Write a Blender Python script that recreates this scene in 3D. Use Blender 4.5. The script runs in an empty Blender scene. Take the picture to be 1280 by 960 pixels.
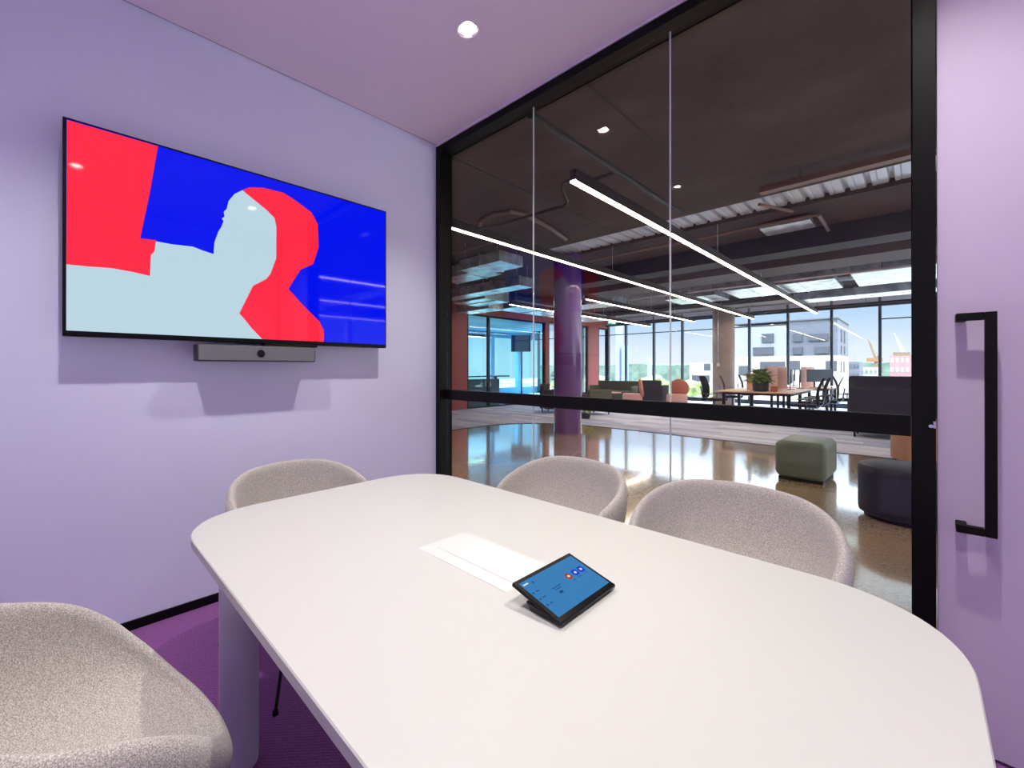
import bpy, bmesh, math, random
from mathutils import Vector, Matrix, noise
R = math.radians
PI = math.pi
random.seed(7)
sc = bpy.context.scene
COL = sc.collection

# ------------------------------------------------------------------ helpers
def lin(h):
    h = h.lstrip('#')
    o = []
    for i in (0, 2, 4):
        c = int(h[i:i+2], 16) / 255
        o.append(c / 12.92 if c <= .04045 else ((c + .055) / 1.055) ** 2.4)
    return (o[0], o[1], o[2], 1)

class MB:
    """collects pieces of ONE part, then links them as one mesh object"""
    def __init__(s): s.bm = bmesh.new(); s.mi = 0
    def _fin(s, geom, M=None):
        vs = geom
        if M is not None: bmesh.ops.transform(s.bm, matrix=M, verts=vs)
        fs = set()
        for v in vs:
            for f in v.link_faces: fs.add(f)
        for f in fs: f.material_index = s.mi
        return vs
    def box(s, x0, x1, y0, y1, z0, z1, bev=0, seg=2, M=None):
        r = bmesh.ops.create_cube(s.bm, size=1)['verts']
        bmesh.ops.scale(s.bm, vec=(x1-x0, y1-y0, z1-z0), verts=r)
        bmesh.ops.translate(s.bm, vec=((x0+x1)/2, (y0+y1)/2, (z0+z1)/2), verts=r)
        if bev > 0:
            es = set()
            for v in r:
                for e in v.link_edges: es.add(e)
            g = bmesh.ops.bevel(s.bm, geom=list(es), offset=bev, segments=seg, affect='EDGES', profile=.5)
            r = list({v for f in g['faces'] for v in f.verts} | {v for v in r if v.is_valid})
        return s._fin(r, M)
    def cyl(s, x, y, z0, z1, r, r2=None, n=32, M=None):
        g = bmesh.ops.create_cone(s.bm, cap_ends=True, segments=n, radius1=r, radius2=r if r2 is None else r2, depth=z1-z0)['verts']
        bmesh.ops.translate(s.bm, vec=(x, y, (z0+z1)/2), verts=g)
        return s._fin(g, M)
    def lathe(s, prof, x=0, y=0, n=36, M=None):
        rings = []
        for (r, z) in prof:
            if r < 1e-5: rings.append([s.bm.verts.new((x, y, z))])
            else: rings.append([s.bm.verts.new((x + r*math.cos(2*PI*k/n), y + r*math.sin(2*PI*k/n), z)) for k in range(n)])
        for a, b in zip(rings, rings[1:]):
            for k in range(n):
                k2 = (k+1) % n
                if len(a) == 1 and len(b) == 1: continue
                if len(a) == 1: s.bm.faces.new((a[0], b[k], b[k2]))
                elif len(b) == 1: s.bm.faces.new((a[k], a[k2], b[0]))
                else: s.bm.faces.new((a[k], a[k2], b[k2], b[k]))
        return s._fin([v for q in rings for v in q], M)
    def tube(s, pts, r, n=10, closed=False, M=None):
        P = [Vector(p) for p in pts]
        m = len(P); rings = []
        up = None
        for i, p in enumerate(P):
            a = P[i-1] if (i > 0 or closed) else p
            b = P[(i+1) % m] if (i < m-1 or closed) else p
            t = (b-a).normalized()
            if up is None:
                up = t.orthogonal().normalized()
            up = (up - t*up.dot(t)).normalized()
            w = t.cross(up)
            rr = r if not isinstance(r, (list, tuple)) else r[i]
            rings.append([s.bm.verts.new(p + rr*(math.cos(2*PI*k/n)*up + math.sin(2*PI*k/n)*w)) for k in range(n)])
        pr = list(zip(rings, rings[1:]))
        if closed: pr.append((rings[-1], rings[0]))
        for a, b in pr:
            for k in range(n):
                s.bm.faces.new((a[k], a[(k+1) % n], b[(k+1) % n], b[k]))
        if not closed:
            s.bm.faces.new(rings[0][::-1]); s.bm.faces.new(rings[-1])
        return s._fin([v for q in rings for v in q], M)
    def prism(s, pts, z0, z1, M=None):
        a = [s.bm.verts.new((p[0], p[1], z0)) for p in pts]
        b = [s.bm.verts.new((p[0], p[1], z1)) for p in pts]
        n = len(pts)
        s.bm.faces.new(a[::-1]); s.bm.faces.new(b)
        for k in range(n): s.bm.faces.new((a[k], a[(k+1) % n], b[(k+1) % n], b[k]))
        return s._fin(a+b, M)
    def poly(s, pts):
        v = [s.bm.verts.new(p) for p in pts]
        f = s.bm.faces.new(v); f.material_index = s.mi
        return v
    def build(s, name, mats, parent=None, smooth=False, subsurf=0, sharp=35, recalc=True):
        if recalc: bmesh.ops.recalc_face_normals(s.bm, faces=s.bm.faces)
        me = bpy.data.meshes.new(name)
        s.bm.to_mesh(me); s.bm.free()
        for m in (mats if isinstance(mats, (list, tuple)) else [mats]): me.materials.append(m)
        if smooth:
            me.polygons.foreach_set('use_smooth', [True]*len(me.polygons))
            if not subsurf:
                try: me.set_sharp_from_angle(angle=R(sharp))
                except Exception: pass
        o = bpy.data.objects.new(name, me); COL.objects.link(o)
        if parent is not None: o.parent = parent
        if subsurf:
            md = o.modifiers.new('sub', 'SUBSURF'); md.levels = subsurf; md.render_levels = subsurf
        return o

def tag(o, label=None, cat=None, group=None, kind=None):
    if label: o['label'] = label
    if cat: o['category'] = cat
    if group: o['group'] = group
    if kind: o['kind'] = kind
    return o
def thing(name, label, cat, loc=(0, 0, 0), rz=0, group=None):
    o = bpy.data.objects.new(name, None); COL.objects.link(o)
    o.location = loc; o.rotation_euler = (0, 0, rz); o.empty_display_size = .1
    return tag(o, label, cat, group)
def struct(o): return tag(o, kind='structure')
def copy_tree(o, parent=None):
    c = o.copy(); COL.objects.link(c); c.parent = parent
    for ch in list(KIDS.get(o.name, [])) or [x for x in bpy.data.objects if x.parent == o]:
        copy_tree(ch, c)
    return c
KIDS = {}
def another(root, loc, rz, label, group=None):
    c = copy_tree(root); c.location = loc; c.rotation_euler = (0, 0, rz); c['label'] = label
    if group: c['group'] = group
    return c

# ------------------------------------------------------------------ materials
def mat(name, col, rough=.5, metal=0, spec=.5, emit=None, es=0, coat=0, sheen=0, trans=0):
    m = bpy.data.materials.new(name); m.use_nodes = True
    b = m.node_tree.nodes['Principled BSDF']
    b.inputs['Base Color'].default_value = lin(col) if isinstance(col, str) else col
    b.inputs['Roughness'].default_value = rough
    b.inputs['Metallic'].default_value = metal
    b.inputs['Specular IOR Level'].default_value = spec
    b.inputs['Coat Weight'].default_value = coat
    b.inputs['Sheen Weight'].default_value = sheen
    if emit:
        b.inputs['Emission Color'].default_value = lin(emit); b.inputs['Emission Strength'].default_value = es
    return m
def nt(m): return m.node_tree.nodes, m.node_tree.links, m.node_tree.nodes['Principled BSDF']
def coords(m, scale=(1, 1, 1), kind='Object', rot=(0, 0, 0)):
    N, L, _ = nt(m)
    tc = N.new('ShaderNodeTexCoord'); mp = N.new('ShaderNodeMapping')
    mp.inputs['Scale'].default_value = scale; mp.inputs['Rotation'].default_value = rot
    L.new(tc.outputs[kind], mp.inputs['Vector']); return mp.outputs['Vector']
def noise_tex(m, vec, scale, detail=3, rough=.5):
    N, L, _ = nt(m); n = N.new('ShaderNodeTexNoise')
    n.inputs['Scale'].default_value = scale; n.inputs['Detail'].default_value = detail; n.inputs['Roughness'].default_value = rough
    L.new(vec, n.inputs['Vector']); return n.outputs['Fac']
def ramp(m, fac, stops, interp='LINEAR'):
    N, L, _ = nt(m); r = N.new('ShaderNodeValToRGB'); cr = r.color_ramp; cr.interpolation = interp
    while len(cr.elements) < len(stops): cr.elements.new(.5)
    for e, (p, c) in zip(cr.elements, stops):
        e.position = p; e.color = lin(c) if isinstance(c, str) else c
    L.new(fac, r.inputs['Fac']); return r.outputs['Color']
def bump(m, h, strength, dist=.01):
    N, L, b = nt(m); bp = N.new('ShaderNodeBump')
    bp.inputs['Strength'].default_value = strength; bp.inputs['Distance'].default_value = dist
    L.new(h, bp.inputs['Height']); L.new(bp.outputs['Normal'], b.inputs['Normal'])
def mixc(m, fac, a, b, typ='MIX'):
    N, L, _ = nt(m); x = N.new('ShaderNodeMix'); x.data_type = 'RGBA'; x.blend_type = typ
    for s, v in ((x.inputs[0], fac), (x.inputs[6], a), (x.inputs[7], b)):
        if hasattr(v, 'node'): L.new(v, s)
        else: s.default_value = v if isinstance(v, (int, float)) else (lin(v) if isinstance(v, str) else v)
    return x.outputs[2]
def setcol(m, c):
    N, L, b = nt(m); L.new(c, b.inputs['Base Color'])

def glass_mat(name, tint=(1, 1, 1, 1), base=.04, gain=1.0):
    m = bpy.data.materials.new(name); m.use_nodes = True
    N, L = m.node_tree.nodes, m.node_tree.links
    N.clear()
    out = N.new('ShaderNodeOutputMaterial'); mx = N.new('ShaderNodeMixShader')
    tr = N.new('ShaderNodeBsdfTransparent'); tr.inputs[0].default_value = tint
    gl = N.new('ShaderNodeBsdfGlossy'); gl.inputs['Roughness'].default_value = 0
    lw = N.new('ShaderNodeLayerWeight'); lw.inputs['Blend'].default_value = .5
    p = N.new('ShaderNodeMath'); p.operation = 'POWER'; p.inputs[1].default_value = 5
    ma = N.new('ShaderNodeMath'); ma.operation = 'MULTIPLY_ADD'; ma.inputs[1].default_value = (1-base)*gain; ma.inputs[2].default_value = base
    L.new(lw.outputs['Facing'], p.inputs[0]); L.new(p.outputs[0], ma.inputs[0])
    L.new(ma.outputs[0], mx.inputs[0]); L.new(tr.outputs[0], mx.inputs[1]); L.new(gl.outputs[0], mx.inputs[2])
    L.new(mx.outputs[0], out.inputs[0])
    return m

def paint(name, col, rough=.55):
    m = mat(name, col, rough, spec=.3)
    v = coords(m); bump(m, noise_tex(m, v, 260, 2), .04, .002)
    return m
M = {}
M['lilac'] = paint('lilac_paint', '#e0dffa')
M['lilac_ceiling'] = paint('lilac_ceiling_paint', '#e9d9ec')
M['lilac_door'] = paint('lilac_door_paint', '#ccbbd6', .4)
M['black'] = mat('black_powder_coat', '#050507', .42, spec=.2)
M['black_matt'] = mat('black_matt', '#060607', .6, spec=.2)
M['charcoal'] = mat('charcoal_plastic', '#2a2b2f', .45)
M['glass'] = glass_mat('clear_glass', (.99, .997, .995, 1), .02, .6)
M['winglass'] = glass_mat('window_glass', (.96, .985, .995, 1), .04, .6)
M['cyanglass'] = glass_mat('blue_tinted_glass', (.60, .90, .97, 1), .05, .6)
M['seam'] = mat('glass_joint', '#c9cdd2', .3)
M['table'] = mat('white_laminate', '#c2c2bd', .42, spec=.35)
M['tedge'] = mat('table_edge', '#b3abb2', .5)
M['leg'] = mat('lilac_grey_leg_paint', '#bcb9cc', .28)
M['hatch'] = mat('white_cover_plastic', '#d8d7d4', .22, spec=.5)

m = mat('grey_melange_fabric', '#8f8884', .95, spec=.1, sheen=.25)
v = coords(m, (1, 1, 1)); n1 = noise_tex(m, v, 420, 2, .7); v2 = coords(m, (1.6, 1.6, .5)); n2 = noise_tex(m, v2, 170, 3, .7)
N, L, b = nt(m)
c1 = ramp(m, n1, [(.36, '#665f58'), (.5, '#b1aaa2'), (.63, '#f4efe6')])
c2 = ramp(m, n2, [(.3, '#9f9993'), (.7, '#cec8c0')])
setcol(m, mixc(m, .45, c1, c2)); bump(m, n1, .55, .003)
M['fabric'] = m

m = mat('purple_carpet', '#5a2a66', .95, spec=.1, sheen=.1)
v = coords(m, (1, 1, 1), rot=(0, 0, R(40))); n1 = noise_tex(m, v, 190, 3, .7)
N, L, b = nt(m); w = N.new('ShaderNodeTexWave'); w.inputs['Scale'].default_value = 28; w.inputs['Distortion'].default_value = 3.5; w.inputs['Detail Scale'].default_value = 3
L.new(v, w.inputs['Vector'])
c = ramp(m, n1, [(.25, '#5e2f66'), (.55, '#925a9b'), (.8, '#ba89bd')])
c = mixc(m, .35, c, ramp(m, w.outputs['Fac'], [(.0, '#5e2e66'), (1, '#9c62a3')]))
setcol(m, c); bump(m, n1, .6, .006)
M['carpet'] = m

m = mat('polished_concrete', '#a88c72', .14, spec=.8, coat=1)
nt(m)[2].inputs['Coat Roughness'].default_value = .07; nt(m)[2].inputs['Coat IOR'].default_value = 1.85; nt(m)[2].inputs['IOR'].default_value = 1.7
v = coords(m); N, L, b = nt(m)
vo = N.new('ShaderNodeTexVoronoi'); vo.inputs['Scale'].default_value = 95; L.new(v, vo.inputs['Vector'])
sp = ramp(m, vo.outputs['Color'], [(.0, '#3b332d'), (.18, '#5c5044'), (.21, '#bfa287'), (.8, '#cbb092'), (.83, '#e6dccb')], 'CONSTANT')
pat = ramp(m, noise_tex(m, v, .7, 2), [(.4, '#cdbfb3'), (.6, '#e2c29a')])
setcol(m, mixc(m, .42, pat, sp, 'MIX'))
bump(m, noise_tex(m, v, 3, 2), .05, .01)
M['concrete_floor'] = m

m = mat('office_carpet_tiles', '#8a8791', .95, spec=.1)
v = coords(m, (1, 1, 1)); N, L, b = nt(m)
br = N.new('ShaderNodeTexBrick'); br.inputs['Scale'].default_value = 1; br.inputs['Brick Width'].default_value = 1.0; br.inputs['Row Height'].default_value = .25
br.inputs['Mortar Size'].default_value = .0; br.inputs['Color1'].default_value = (0, 0, 0, 1); br.inputs['Color2'].default_value = (1, 1, 1, 1); br.offset = .37
L.new(v, br.inputs['Vector'])
vn = coords(m, (.35, 1.2, 1)); nn = noise_tex(m, vn, 2.2, 4)
big = ramp(m, nn, [(.3, '#a6aed2'), (.5, '#dadff8'), (.7, '#b2bde8')])
til = ramp(m, br.outputs['Color'], [(.0, '#8e96ba'), (.35, '#c8cde8'), (.7, '#e8ecfc'), (1, '#98a5d8')])
setcol(m, mixc(m, .6, big, til))
M['office_carpet'] = m

def concrete(name, a, b_, c_):
    m = mat(name, a, .8, spec=.2); v = coords(m)
    n1 = noise_tex(m, v, 1.1, 5, .6); n2 = noise_tex(m, v, 14, 3)
    c = ramp(m, n1, [(.3, b_), (.55, a), (.75, c_)])
    setcol(m, mixc(m, .12, c, ramp(m, n2, [(.3, b_), (.7, c_)]))); bump(m, n1, .2, .02)
    return m
M['slab'] = concrete('dark_slab_soffit', '#574d48', '#463c38', '#6b5f59')
M['conc_col'] = concrete('grey_concrete_column', '#9a8d84', '#85786f', '#b0a59c')
M['beam'] = mat('dark_beam', '#25222a', .7)  # shade on the beam's near face put into its dark colour
M['beam2'] = mat('grey_brown_bulkhead', '#5d5254', .7)
M['galv'] = mat('galvanised_steel', '#c6cfd8', .34, metal=.85)
n1 = noise_tex(M['galv'], coords(M['galv']), 5, 4); setcol(M['galv'], ramp(M['galv'], n1, [(.35, '#9fa9b4'), (.65, '#dfe8f0')])); bump(M['galv'], n1, .25, .03)
M['deck'] = mat('steel_decking', '#dbe4f0', .35, metal=.25)
M['pinkpipe'] = mat('primer_red_pipe', '#7d6259', .45, metal=.2)
M['conduit'] = mat('black_conduit', '#14110f', .5)
M['redwall'] = paint('terracotta_red_paint', '#9c4a45', .5)
M['blue_wall'] = paint('pale_blue_paint', '#6fa9c4', .5)
M['purplecol'] = mat('glossy_purple_paint', '#6a3d92', .22, spec=.6, coat=.5)
N, L, b = nt(M['purplecol']); 
M['white_wall'] = paint('office_white_paint', '#d8d4d6', .6)
M['lamp_body'] = mat('dark_aluminium_lamp', '#2f2926', .5, metal=.3)
M['lamp_glow'] = mat('warm_led_diffuser', '#ffe2bd', .5, emit='#ffe8cb', es=32)
M['room_glow'] = mat('downlight_led', '#fff4e6', .5, emit='#fff1e0', es=75)
M['reflector'] = mat('downlight_reflector', '#d9d5d4', .12, metal=.9)
M['white_trim'] = mat('white_trim', '#dcd3dc', .35)
M['winframe'] = mat('dark_blue_grey_frame', '#33424f', .4, metal=.3)
M['oak'] = mat('pale_oak_desktop', '#d2a782', .45)
M['pink'] = mat('pink_felt_screen', '#e3b5a6', .95, spec=.1)
M['blackmesh'] = mat('black_chair_mesh', '#0d0d11', .7, spec=.15)
M['chrome'] = mat('chair_chrome', '#b9c4d2', .18, metal=.9)
M['screenoff'] = mat('monitor_back', '#35414e', .3)
M['leaf'] = mat('green_leaf', '#4f7a23', .4)
setcol(M['leaf'], ramp(M['leaf'], noise_tex(M['leaf'], coords(M['leaf']), 9, 2), [(.35, '#3a6424'), (.6, '#86ad35'), (.8, '#c2d65a')]))
M['lime'] = mat('lime_leaf', '#9fb21e', .4)
M['pot'] = mat('dark_pot', '#26262b', .6)
M['olive'] = mat('olive_green_upholstery', '#55553f', .8)
M['greencush'] = mat('sage_green_vinyl', '#6d7b6b', .42, spec=.5)
nn = noise_tex(M['greencush'], coords(M['greencush']), 3, 3); bump(M['greencush'], nn, .25, .03)
M['navy'] = mat('navy_vinyl', '#2b3048', .5, spec=.4)
M['greyfelt'] = mat('dark_grey_felt', '#3f3c42', .95, spec=.1)
M['charfelt'] = mat('charcoal_felt', '#34313a', .95, spec=.1)
M['salmon'] = mat('salmon_upholstery', '#c47a63', .8)
M['palepink'] = mat('pale_pink_upholstery', '#d9a79b', .8)
M['beige'] = mat('beige_upholstery', '#b98f76', .8)
M['brownwood'] = mat('brown_cabinet', '#6e5657', .5)

# ------------------------------------------------------------------ dimensions of the room
H = 3.079; RX = 3.71; RY = -2.82        # ceiling height, far right wall, wall behind the camera
ZS = 3.5                                # slab soffit outside
YW = 16.2                               # window wall of the office

# ---- meeting room shell
b = MB(); b.box(0, RX, RY, .03, -.06, 0); struct(b.build('floor', M['carpet']))
b = MB(); b.box(-.12, 0, RY-.12, .1, -.06, ZS+.05); struct(b.build('wall_left', M['lilac']))
b = MB(); b.box(0, RX, RY-.12, RY, -.06, ZS+.05); struct(b.build('wall_back', M['lilac']))
b = MB(); b.box(RX, RX+.12, RY-.12, .1, -.06, ZS+.05); struct(b.build('wall_right', M['lilac']))
# ceiling with holes for the downlights: built as a grid of strips round four square holes closed by the trims
DL = [(1.018, -.664), (2.69, -.664), (1.018, -2.137), (2.69, -2.137)]
hh = .043
b = MB()
xs = [0.006, DL[0][0]-hh, DL[0][0]+hh, DL[1][0]-hh, DL[1][0]+hh, RX]
ys = [RY, DL[2][1]-hh, DL[2][1]+hh, DL[0][1]-hh, DL[0][1]+hh, -.04]
for i in range(5):
    for j in range(5):
        if i in (1, 3) and j in (1, 3): continue
        b.box(xs[i], xs[i+1], ys[j], ys[j+1], H, H+.013)
bmesh.ops.remove_doubles(b.bm, verts=b.bm.verts, dist=.0004)
seen = {}
for f in list(b.bm.faces):
    k = tuple(round(c, 3) for c in f.calc_center_median())
    seen.setdefault(k, []).append(f)
for k, fs in seen.items():
    if len(fs) > 1: bmesh.ops.delete(b.bm, geom=fs, context='FACES_ONLY')
struct(b.build('ceiling', M['lilac_ceiling'], recalc=True))
# shadow gap round the ceiling edge, and the strip between ceiling and glazing
b = MB(); b.box(-.001, .02, RY, .03, H+.002, H+.02); b.box(0, RX, -.045, -.03, H+.012, H+.02); struct(b.build('trim_1', M['black_matt']))
b = MB(); b.box(.004, RX, -.036, .1, 3.063, 3.1); struct(b.build('trim_2', M['lilac_ceiling']))
b = MB(); b.box(0, .011, RY, .0, 0, .046, .001); struct(b.build('baseboard_left', M['black']))
b = MB(); b.box(.012, RX, RY, RY+.011, 0, .046, .001); struct(b.build('baseboard_back', M['black']))
b = MB(); b.box(RX-.011, RX, RY+.012, -.05, 0, .046, .001); struct(b.build('baseboard_right', M['black']))
b = MB(); b.box(-.12, RX+.12, .0, .1, 3.1, ZS+.04); struct(b.build('wall_front', M['white_wall']))

# ---- door leaf, coplanar with the glazing
door = MB(); door.box(2.683, 3.64, -.012, .03, .012, 3.058, .002)
door = struct(door.build('door_1', M['lilac_door']))
b = MB()
hx0, hx1, hz0, hz1 = 2.723, 2.808, .747, 1.466
b.box(hx1-.025, hx1, -.082, -.057, hz0, hz1, .0015)
b.box(hx0, hx1-.026, -.082, -.057, hz1-.025, hz1, .0015); b.box(hx0, hx1-.026, -.082, -.057, hz0, hz0+.025, .0015)
b.box(hx0, hx0+.024, -.056, -.0125, hz1-.025, hz1, .0015); b.box(hx0, hx0+.024, -.056, -.0125, hz0, hz0+.025, .0015)
o = b.build('door_handle', M['black_matt'], door); o['label'] = 'black square bar pull handle'
b = MB(); b.box(3.645, RX, -.03, .1, 0, 3.06); struct(b.build('trim_3', M['black']))

# ---- glazed partition
gp = thing('glass_partition', 'tall black framed glass partition with a mid rail between meeting room and office', 'glass partition', (0, 0, 0))
b = MB()
b.box(.001, .05, -.03, -.012, 0, 3.06, .001); b.box(.001, .05, .094, .1, 0, 3.06); b.box(.001, .046, -.012, .094, 0, 3.06)
b.box(2.625, 2.68, -.03, .1, 0, 3.06, .001); b.box(2.621, 2.6245, .04, .1, .05, 3.01)
b.box(.0505, 2.6245, -.03, -.012, 3.01, 3.06, .001); b.box(.0505, 2.6245, -.012, .094, 3.014, 3.06); b.box(.0505, 2.6245, .094, .1, 3.01, 3.06)
b.box(.0505, 2.6245, -.03, .1, 0, .05, .001)
b.build('frame', M['black'], gp)
b = MB(); b.box(.051, 2.62, .028, .044, 1.037, 1.113, .001); b.box(.051, 2.62, .06, .076, 1.037, 1.113, .001)
b.build('mid_rail', M['black'], gp)
for i, (x0, x1) in enumerate([(.047, .905), (.911, 1.770), (1.776, 2.624)]):
    b = MB(); b.box(x0, x1, .046, .058, .051, 3.013)
    b.build('glass_pane', M['glass'], gp)
for x in (.908, 1.773):
    b = MB(); b.box(x-.0028, x+.0028, .047, .057, .051, 3.013)
    b.build('glass_joint', M['seam'], gp)
b = MB(); b.cyl(0, 0, 0, .006, .006, n=16, M=Matrix.Translation((2.668, -.0305, 1.085)) @ Matrix.Rotation(R(90), 4, 'X'))
b.box(2.6735, 2.6795, -.033, -.0305, 1.078, 1.102)
b.build('latch', M['chrome'], gp, smooth=True)

# ---- downlights
def downlight(loc, label):
    t = thing('ceiling_downlight', label, 'downlight', loc, 0, 'recessed downlights in the meeting room ceiling')
    b = MB(); b.lathe([(.046, .004), (.062, .0), (.0635, -.003), (.060, -.005), (.053, -.003), (.049, .004), (.046, .004)], n=48)
    b.build('trim_ring', M['white_trim'], t, smooth=True)
    b = MB(); b.lathe([(.049, .0), (.042, .028), (.034, .042)], n=40); o = b.build('reflector', M['reflector'], t, smooth=True)
    b = MB(); b.lathe([(.0, .010), (.030, .010), (.036, .014), (.036, .043), (0, .043)], n=32); b.build('lamp', M['room_glow'], t)
    return t
labs = ['round recessed downlight in the lilac ceiling between screen and glass', 'round recessed downlight above the door end of the table',
        'round recessed downlight behind the camera on the screen side', 'round recessed downlight directly above the camera']
for (x, y), lb in zip(DL, labs):
    downlight((x, y, H), lb)
    ld = bpy.data.lights.new('downlight', 'SPOT'); ld.energy = 116; ld.color = (1, .965, .90)
    ld.spot_size = R(108); ld.spot_blend = 1; ld.shadow_soft_size = .03
    lo = bpy.data.objects.new('downlight_beam', ld); COL.objects.link(lo); lo.location = (x, y, H-.012)

# ------------------------------------------------------------------ television
tv = thing('wall_television', 'large flat television on the lilac wall showing red, blue and pale shapes', 'television', (0, 0, 0))
b = MB(); b.box(.075, .1195, -2.235, -.578, 1.426, 2.378, .004); b.build('casing', M['black'], tv)
b = MB(); b.box(.001, .0745, -1.85, -.96, 1.62, 2.2, .004); b.build('wall_mount', M['black_matt'], tv)
X = .1202
def scr(name, c, e):
    m = mat(name, '#030303', .04, spec=.3, emit=c, es=e); return m
M['s_blue'] = scr('screen_blue', '#0010e0', 1.15); M['s_red'] = scr('screen_red', '#ff2a45', 1.0); M['s_pale'] = scr('screen_pale', '#c3e0ec', .9)
red1 = [(-2.22, 2.365), (-1.893, 2.366), (-1.926, 2.128), (-1.963, 1.903), (-1.901, 1.908), (-1.908, 1.849), (-1.921, 1.832), (-1.925, 1.73), (-1.991, 1.739), (-2.07, 1.745), (-2.15, 1.739), (-2.222, 1.737)]
pale = [(-2.222, 1.737), (-2.15, 1.739), (-2.07, 1.745), (-1.991, 1.739), (-1.925, 1.73), (-1.921, 1.832), (-1.908, 1.849), (-1.901, 1.902), (-1.838, 1.9), (-1.746, 1.906), (-1.704, 1.895), (-1.652, 1.885), (-1.648, 1.946), (-1.63, 2.006), (-1.616, 2.034), (-1.604, 2.07), (-1.614, 2.08), (-1.599, 2.095), (-1.604, 2.119), (-1.589, 2.139), (-1.58, 2.183), (-1.551, 2.229), (-1.512, 2.26), (-1.382, 2.183), (-1.339, 2.149), (-1.329, 2.098), (-1.33, 1.92), (-1.361, 1.827), (-1.385, 1.792), (-1.456, 1.744), (-1.496, 1.654), (-1.527, 1.584), (-1.504, 1.56), (-1.464, 1.509), (-1.407, 1.45), (-2.222, 1.45)]
red2 = [(-1.512, 2.26), (-1.473, 2.288), (-1.399, 2.306), (-1.287, 2.309), (-1.205, 2.277), (-1.119, 2.236), (-1.079, 2.174), (-1.073, 2.032), (-1.109, 1.922), (-1.186, 1.877), (-1.214, 1.831), (-1.259, 1.752), (-1.167, 1.661), (-1.069, 1.576), (-1.039, 1.521), (-1.039, 1.45), (-1.407, 1.45), (-1.464, 1.509), (-1.504, 1.56), (-1.527, 1.584), (-1.496, 1.654), (-1.456, 1.744), (-1.385, 1.792), (-1.361, 1.827), (-1.33, 1.92), (-1.329, 2.098), (-1.339, 2.149), (-1.382, 2.183)]
b = MB()
b.mi = 0; b.poly([(X, -2.222, 1.45), (X, -.588, 1.45), (X, -.588, 2.368), (X, -2.222, 2.368)])
b.mi = 1; b.poly([(X+.0003, y, z) for y, z in red1]); b.poly([(X+.0003, y, z) for y, z in red2])
b.mi = 2; b.poly([(X+.0003, y, z) for y, z in pale])
for f in b.bm.faces:
    f.normal_update()
    if f.normal.x < 0: f.normal_flip()
b.build('screen', [M['s_blue'], M['s_red'], M['s_pale']], tv, recalc=False)

sb = thing('video_soundbar', 'grey fabric video bar with a centre camera lens under the television', 'soundbar', (0, 0, 0))
m = mat('grey_speaker_mesh', '#6f7076', .7); bump(m, noise_tex(m, coords(m), 900, 1), .4, .001); M['mesh_grey'] = m
b = MB(); b.box(.062, .150, -1.733, -1.107, 1.323, 1.412, .006, 3); b.build('body', M['charcoal'], sb, smooth=True)
b = MB(); b.box(.1465, .1535, -1.727, -1.113, 1.328, 1.407, .002); b.build('grille', M['mesh_grey'], sb)
b = MB(); Mx = Matrix.Translation((.1536, -1.424, 1.367)) @ Matrix.Rotation(R(90), 4, 'Y')
b.lathe([(0, .004), (.014, .004), (.021, .003), (.0215, .0), (0, 0)], n=32, M=Mx); b.build('camera_lens', mat('lens_black', '#040405', .1), sb, smooth=True)
b = MB(); b.box(.0, .061, -1.52, -1.32, 1.34, 1.40); b.box(.09, .14, -1.40, -1.09, 1.4125, 1.4245, .002); b.build('bracket', M['black'], sb)

# ------------------------------------------------------------------ conference table
def superrect(x0, x1, y0, y1, rx, ry, n=2.3, seg=14, bulge=0):
    pts = []
    cs = [(x1-rx, y1-ry, 0), (x0+rx, y1-ry, 1), (x0+rx, y0+ry, 2), (x1-rx, y0+ry, 3)]
    for cx, cy, q in cs:
        for k in range(seg+1):
            a = PI/2*(q + k/seg); c, s_ = math.cos(a), math.sin(a)
            pts.append((cx + rx*math.copysign(abs(c)**(2/n), c), cy + ry*math.copysign(abs(s_)**(2/n), s_)))
    return pts
TX0, TX1, TY0, TY1, TZ = .822, 2.709, -1.936, -.782, .74
def inset(pts, d):
    cx, cy = (TX0+TX1)/2, (TY0+TY1)/2; hx, hy = (TX1-TX0)/2, (TY1-TY0)/2
    return [(cx+(x-cx)*(1-d/hx), cy+(y-cy)*(1-d/hy)) for x, y in pts]
tb = thing('conference_table', 'white rounded rectangular conference table with round legs in the meeting room', 'table', ((TX0+TX1)/2, (TY0+TY1)/2, 0))
off = Vector((-(TX0+TX1)/2, -(TY0+TY1)/2, 0))
outl = superrect(TX0, TX1, TY0, TY1, .27, .30, 2.25)
b = MB(); levels = [(inset(outl, .002), TZ), (outl, TZ-.0025), (outl, TZ-.0245), (inset(outl, .006), TZ-.027)]
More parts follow.
